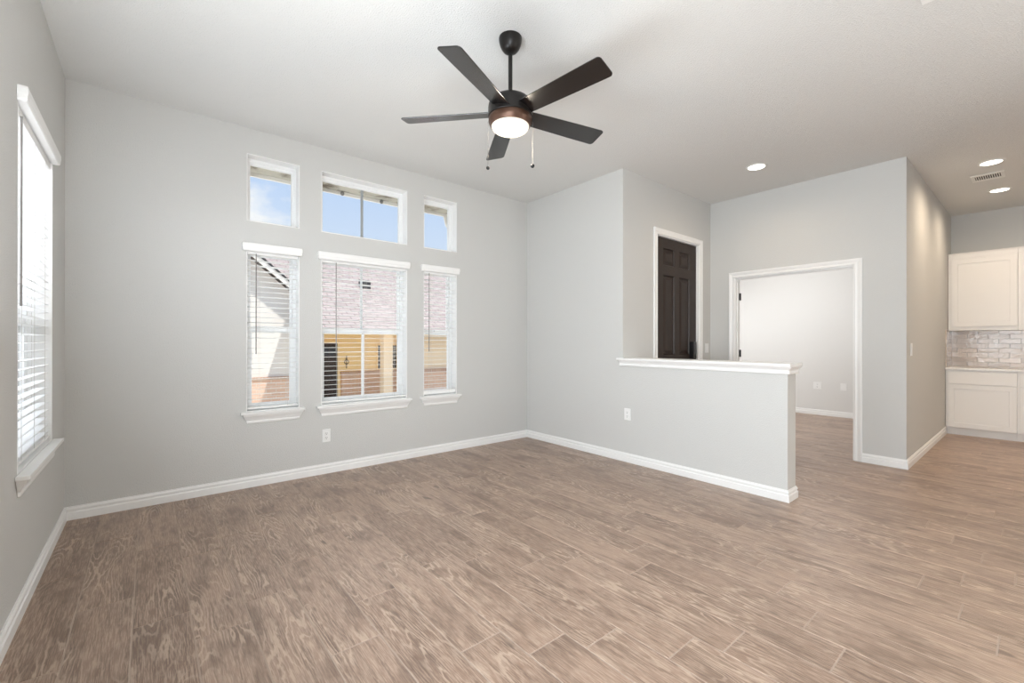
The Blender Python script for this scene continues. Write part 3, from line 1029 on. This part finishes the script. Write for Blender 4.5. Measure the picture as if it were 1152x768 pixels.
def wall_plate(name, mp_, u, z, label, cat, kind, w=0.074, h=0.120, group=None):
    p = empty(name, Vector(mp_(u, -0.001, z)), label, cat, group)
    MB().mbox(mp_, u - w / 2, u + w / 2, -0.007, -0.0003, z - h / 2, z + h / 2).build('plate', MT['plate'], p, bevel=0.003)
    if kind == 'outlet':
        for dz in (-0.020, 0.020):
            r = MB().mbox(mp_, u - 0.0165, u + 0.0165, -0.0095, -0.0065, z + dz - 0.0155, z + dz + 0.0155).build('receptacle', MT['plate'], p, bevel=0.004)
            s_ = MB()
            for du in (-0.0065, 0.0065):
                s_.mbox(mp_, u + du - 0.0014, u + du + 0.0014, -0.0099, -0.0094, z + dz - 0.001, z + dz + 0.009)
            s_.mbox(mp_, u - 0.003, u + 0.003, -0.0099, -0.0094, z + dz - 0.0115, z + dz - 0.006)
            s_.build('slots', MT['slot'], r)
    elif kind == 'switch':
        MB().mbox(mp_, u - 0.0165, u + 0.0165, -0.0105, -0.0065, z - 0.033, z + 0.033).build('rocker', MT['plate'], p, bevel=0.003)
    elif kind == 'jack':
        MB().mbox(mp_, u - 0.011, u + 0.011, -0.010, -0.0065, z - 0.012, z + 0.012).build('jack', MT['plate'], p, bevel=0.002)
    return p


map_right = lambda u, d, z: (XR + d, u, z)
map_kside = lambda u, d, z: (u, Y3 + d, z)
map_far = lambda u, d, z: (XF + d, u, z)
GO, GS = 'white wall outlets', 'white wall switches'
wall_plate('wall_outlet', map_back, 1.284, 0.355, 'white double outlet on the window wall below the wide window', 'outlet', 'outlet', group=GO)
wall_plate('wall_outlet', map_right, 2.735, 0.492, 'white double outlet on the half wall below its white cap', 'outlet', 'outlet', w=0.078, group=GO)
wall_plate('wall_outlet', map_far, 2.465, 0.498, 'left white wall plate low on the far room wall, two jacks', 'outlet', 'outlet', w=0.12, group=GO)
wall_plate('wall_outlet', map_far, 2.098, 0.498, 'right white wall plate low on the far room wall, nearer the casing', 'outlet', 'jack', w=0.085, group=GO)
wall_plate('light_switch', map_entry, 5.592, 1.160, 'white light switch right of the front door casing', 'light switch', 'switch', w=0.088, group=GS)
wall_plate('light_switch', map_kside, 5.925, 1.165, 'white light switch on the wall leading to the kitchen', 'light switch', 'switch', w=0.080, h=0.130, group=GS)

# ------------------------------------------------------------------ kitchen


def shaker(mb, xf, y0, y1, z0, z1, rail=0.062, th=0.019):
    """flat-panel door facing -x at xf"""
    mp_ = lambda u, d, z: (xf + d, u, z)
    mb.frame(mp_, y0, y1, z0, z1, rail, 0.0, th)
    mb.mbox(mp_, y0 + rail - 0.002, y1 - rail + 0.002, 0.010, th - 0.002, z0 + rail - 0.002, z1 - rail + 0.002)
    return mb


XU, XLW = 8.590, 8.330
CW = 0.640
YC = Y3 - 0.004


def upper_cabinet(y1, label):
    y0 = y1 - CW
    c = empty('upper_cabinet', ((XU + X4) / 2, (y0 + y1) / 2, 1.40), label, 'kitchen cabinet', 'white wall cabinets')
    b = MB().box(XU, X4 - 0.001, y0 + 0.0006, y1 - 0.0006, 1.400, 2.392)
    b.build('body', MT['cabinet'], c, bevel=0.0015)
    MB().rings([[(XU - 0.004, y0 + 0.0006, 2.392), (XU - 0.004, y1 - 0.0006, 2.392), (X4 - 0.001, y1 - 0.0006, 2.392), (X4 - 0.001, y0 + 0.0006, 2.392)],
                [(XU - 0.008, y0 + 0.0006, 2.440), (XU - 0.008, y1 - 0.0006, 2.440), (X4 - 0.001, y1 - 0.0006, 2.440), (X4 - 0.001, y0 + 0.0006, 2.440)],
                [(XU - 0.018, y0 + 0.0006, 2.462), (XU - 0.018, y1 - 0.0006, 2.462), (X4 - 0.001, y1 - 0.0006, 2.462), (X4 - 0.001, y0 + 0.0006, 2.462)]]).build('top_moulding', MT['cabinet'], c)
    shaker(MB(), XU - 0.0195, y0 + 0.006, y1 - 0.034, 1.455, 2.372, 0.064).build('door', MT['cabinet'], c, bevel=0.0015)


def lower_cabinet(y1, label):
    y0 = y1 - CW
    c = empty('base_cabinet', ((XLW + X4) / 2, (y0 + y1) / 2, 0), label, 'kitchen cabinet', 'white base cabinets')
    MB().box(XLW, X4 - 0.001, y0 + 0.0006, y1 - 0.0006, 0.098, 0.869).build('body', MT['cabinet'], c, bevel=0.0015)
    MB().box(XLW + 0.045, X4 - 0.01, y0 + 0.0006, y1 - 0.0006, 0.0005, 0.0975).build('toe_kick', MT['cabinet'], c)
    MB().box(XLW - 0.0195, XLW - 0.0002, y0 + 0.006, y1 - 0.024, 0.690, 0.850).build('drawer', MT['cabinet'], c, bevel=0.002)
    shaker(MB(), XLW - 0.0195, y0 + 0.006, y1 - 0.024, 0.108, 0.680, 0.060).build('door', MT['cabinet'], c, bevel=0.0015)


upper_cabinet(YC, 'white wall cabinet against the side wall, above the tile')
upper_cabinet(YC - CW, 'white wall cabinet cut off by the right edge, above the tile')
lower_cabinet(YC, 'white base cabinet against the side wall, under the counter')
lower_cabinet(YC - CW, 'white base cabinet cut off by the right edge, under the counter')
ct = MB().box(8.300, X4 - 0.0005, YC - 2 * CW, Y3 - 0.0005, 0.870, 0.900).build('countertop', MT['counter'], None, bevel=0.004, origin=(8.6, 0, 0.87))
tag(ct, 'pale stone countertop along the white base cabinets', 'countertop')
bs = MB()
bs.box(X4 - 0.010, X4 - 0.0005, YC - 2 * CW, Y3 - 0.011, 0.9005, 1.3995)
bs.box(8.345, X4 - 0.0005, Y3 - 0.011, Y3 - 0.0005, 0.9005, 1.408)
tag(bs.build('backsplash', MT['tile'], None, origin=(8.9, 0.8, 0.9005)), 'glossy beige brick tile backsplash between counter and wall cabinets', 'backsplash', kind='structure')

# ------------------------------------------------------------------ outside
g_ = MB().box(-40, 60, YB + TW + 0.2, 70, -1.1, -0.95)
g_.box(-40, FX0 - 0.05, -30, YB + TW + 0.2, -1.1, -0.95)
struct(g_, 'ground', MT['ground'], 'lawn and ground outside the windows')

# own eave above the transom windows
ev = MB()
ev.box(FX0 - 0.5, 3.05, YB + TW + 0.001, 4.875, 2.872, 2.90)
ev = struct(ev, 'eave', MT['soffit'], 'stained beige soffit of the eave above the transom windows')
MB().box(FX0 - 0.5, 3.05, 4.8755, 4.905, 2.838, 3.02).build('fascia', MT['fascia'], ev)
MB().tube([(2.93, 4.90, 2.86), (2.90, 4.80, 2.72), (2.87, 4.50, 2.45), (2.87, 4.46, 2.30), (2.87, 4.46, -0.9)], 0.03, 10).build('downspout', MT['fascia'], ev)
for x in (1.614, 2.056):
    cp = MB().lathe([(0.004, 2.872), (0.006, 2.866), (0.018, 2.858), (0.020, 2.842), (0.014, 2.828), (0.004, 2.822)], x, 4.852, 16).build('eave_bulb', MT['chain'], None, smooth=True, origin=(x, 4.852, 2.8219))
    tag(cp, 'small round bulb under the eave seen in the ' + ('left' if x < 1.8 else 'right') + ' half of the wide transom', 'light bulb', 'bulbs under the eave')

hs = empty('house', (6, 14, -0.95), 'neighbouring house with shingle roof and yellow porch seen through the blinds', 'house')
GZ = -0.95
Z_E, Y_E, Y_RIDGE = 1.54, 11.5, 19.0
roofz = lambda y: Z_E + 0.5 * (y - Y_E)


def slab_roof(mb, x0, x1, y0, y1, th=0.08):
    mb.add([(x0, y0, roofz(y0)), (x1, y0, roofz(y0)), (x1, y1, roofz(y1)), (x0, y1, roofz(y1)),
            (x0, y0, roofz(y0) - th), (x1, y0, roofz(y0) - th), (x1, y1, roofz(y1) - th), (x0, y1, roofz(y1) - th)],
           [(0, 1, 2, 3), (7, 6, 5, 4), (0, 4, 5, 1), (1, 5, 6, 2), (2, 6, 7, 3), (3, 7, 4, 0)])


rf = MB()
slab_roof(rf, 2.95, 14, Y_E, 13.0)
slab_roof(rf, 2.95, 14, 13.0, 13.26)
slab_roof(rf, 1.0, 14, 13.26, Y_RIDGE)
rf.add([(1.0, Y_RIDGE, roofz(Y_RIDGE)), (14, Y_RIDGE, roofz(Y_RIDGE)), (14, 26, 1.6), (1.0, 26, 1.6), (1.0, Y_RIDGE, roofz(Y_RIDGE) - 0.1), (14, Y_RIDGE, roofz(Y_RIDGE) - 0.1), (14, 26, 1.5), (1.0, 26, 1.5)],
       [(0, 1, 2, 3), (7, 6, 5, 4), (0, 4, 5, 1), (1, 5, 6, 2), (2, 6, 7, 3), (3, 7, 4, 0)])
rfo = rf.build('roof', MT['shingle'], hs)
fa = MB().box(2.95, 14, Y_E - 0.03, Y_E - 0.001, Z_E - 0.10, Z_E + 0.02)
fa.build('fascia', MT['fascia'], hs)
MB().box(2.95, 6.6, Y_E, 14.0, Z_E - 0.10, Z_E - 0.085).build('porch_ceiling', MT['yellow'], hs)
MB().box(3.2, 6.65, 14.0, 14.15, GZ, 1.6).build('porch_wall', MT['yellow'], hs)
bw_ = MB().box(4.62, 6.649, 13.93, 13.999, GZ, 0.22)
bwo = bw_.build('wainscot', MT['brick'], hs)
MB().box(4.60, 6.648, 13.90, 13.998, 0.221, 0.30).build('cap', MT['brickcap'], bwo)
# right bay, further forward
MB().box(6.65, 14, 12.6, 14.15, GZ, 1.45).build('bay_wall', MT['tan'], hs)
w2 = MB().box(6.63, 14, 12.53, 12.599, GZ, 0.26)
w2o = w2.build('wainscot', MT['brick'], hs)
MB().box(6.61, 14, 12.50, 12.598, 0.261, 0.37).build('cap', MT['brickcap'], w2o)
# gabled wing on the left
rk = lambda x: 3.388 - 0.844 * (x - 1.987)
XRG = -0.3
wing = MB().prism([(-5.2, GZ), (3.3, GZ), (3.3, rk(3.3)), (XRG, rk(XRG)), (-5.2, rk(XRG) - 0.844 * (XRG + 5.2))], 1, 13.0, 13.2)
wing.build('gable_wall', MT['cream'], hs)
w3 = MB().box(-5.2, 3.3, 12.93, 12.999, GZ, 0.24)
w3o = w3.build('wainscot', MT['brick'], hs)
MB().box(-5.2, 3.32, 12.90, 12.998, 0.241, 0.31).build('cap', MT['brickcap'], w3o)
for s_ in (1, -1):
    f2 = lambda x, dz: rk(x if s_ > 0 else 2 * XRG - x) + dz
    xa, xb = (XRG, 3.46) if s_ > 0 else (-5.6, XRG)
    pts = lambda lo, hi: [(xa, f2(xa, lo)), (xb, f2(xb, lo)), (xb, f2(xb, hi)), (xa, f2(xa, hi))]
    MB().prism(pts(-0.01, 0.14), 1, 12.66, 12.70).build('rake_board', MT['fascia'], hs)
    MB().prism(pts(0.14, 0.20), 1, 12.64, 12.72).build('drip_edge', MT['dark_edge'], hs)
    MB().prism(pts(0.10, 0.18), 1, 12.72, 16.0).build('wing_roof', MT['shingle'], hs)
# entry door with a row of small panes
ed = MB().box(3.60, 4.497, 13.95, 13.999, GZ, 1.188).build('entry_door', MT['door'], hs, bevel=0.004)
for i in range(4):
    MB().box(3.68 + i * 0.195, 3.68 + i * 0.195 + 0.165, 13.944, 13.9495, 0.80, 1.06).build('pane', MT['dark_window'], ed)
MB().frame(lambda u, d, z: (u, 14.0 + d, z), 3.52, 4.577, GZ, 1.26, 0.075, -0.06, -0.0005).build('door_frame', MT['yellow'], hs)
# window with lattice, porch column in front of it
wf = MB().frame(lambda u, d, z: (u, 14.0 + d, z), 5.76, 6.50, 0.31, 1.16, 0.045, -0.05, -0.0005).build('window', MT['yellow'], hs)
MB().box(5.806, 6.454, 13.975, 13.999, 0.356, 1.114).build('pane', MT['dark_window'], wf)
lt = MB()
for i in range(5):
    lt.box(5.806, 6.454, 13.968, 13.9745, 0.356 + 0.126 * (i + 1) - 0.008, 0.356 + 0.126 * (i + 1) + 0.008)
lt.box(6.12, 6.14, 13.968, 13.9745, 0.356, 1.114)
lt.build('lattice', MT['fascia'], wf)
co = MB().box(5.40, 5.69, 12.55, 12.84, GZ, Z_E - 0.101)
co.build('column', MT['tan'], hs, bevel=0.01)
orn = MB().tube([(4.784, 13.97, 0.40), (4.784, 13.97, 0.80)], 0.011, 8)
ring = [(4.784 + 0.065 * math.cos(2 * math.pi * i / 20), 13.97, 0.60 + 0.065 * math.sin(2 * math.pi * i / 20)) for i in range(21)]
orn.tube(ring, 0.010, 8)
orn.box(4.76, 4.808, 13.965, 13.999, 0.70, 0.72)
orn.build('wall_ornament', MT['iron'], hs)
for x, y in ((5.60, 14.6), (8.10, 15.6), (4.3, 15.9)):
    z = roofz(y)
    MB().prism([(y - 0.16, z - 0.12), (y + 0.16, z + 0.04), (y + 0.16, z + 0.26), (y - 0.16, z + 0.20)], 0, x - 0.15, x + 0.15).build('roof_vent', MT['dark_edge'], hs, bevel=0.01)
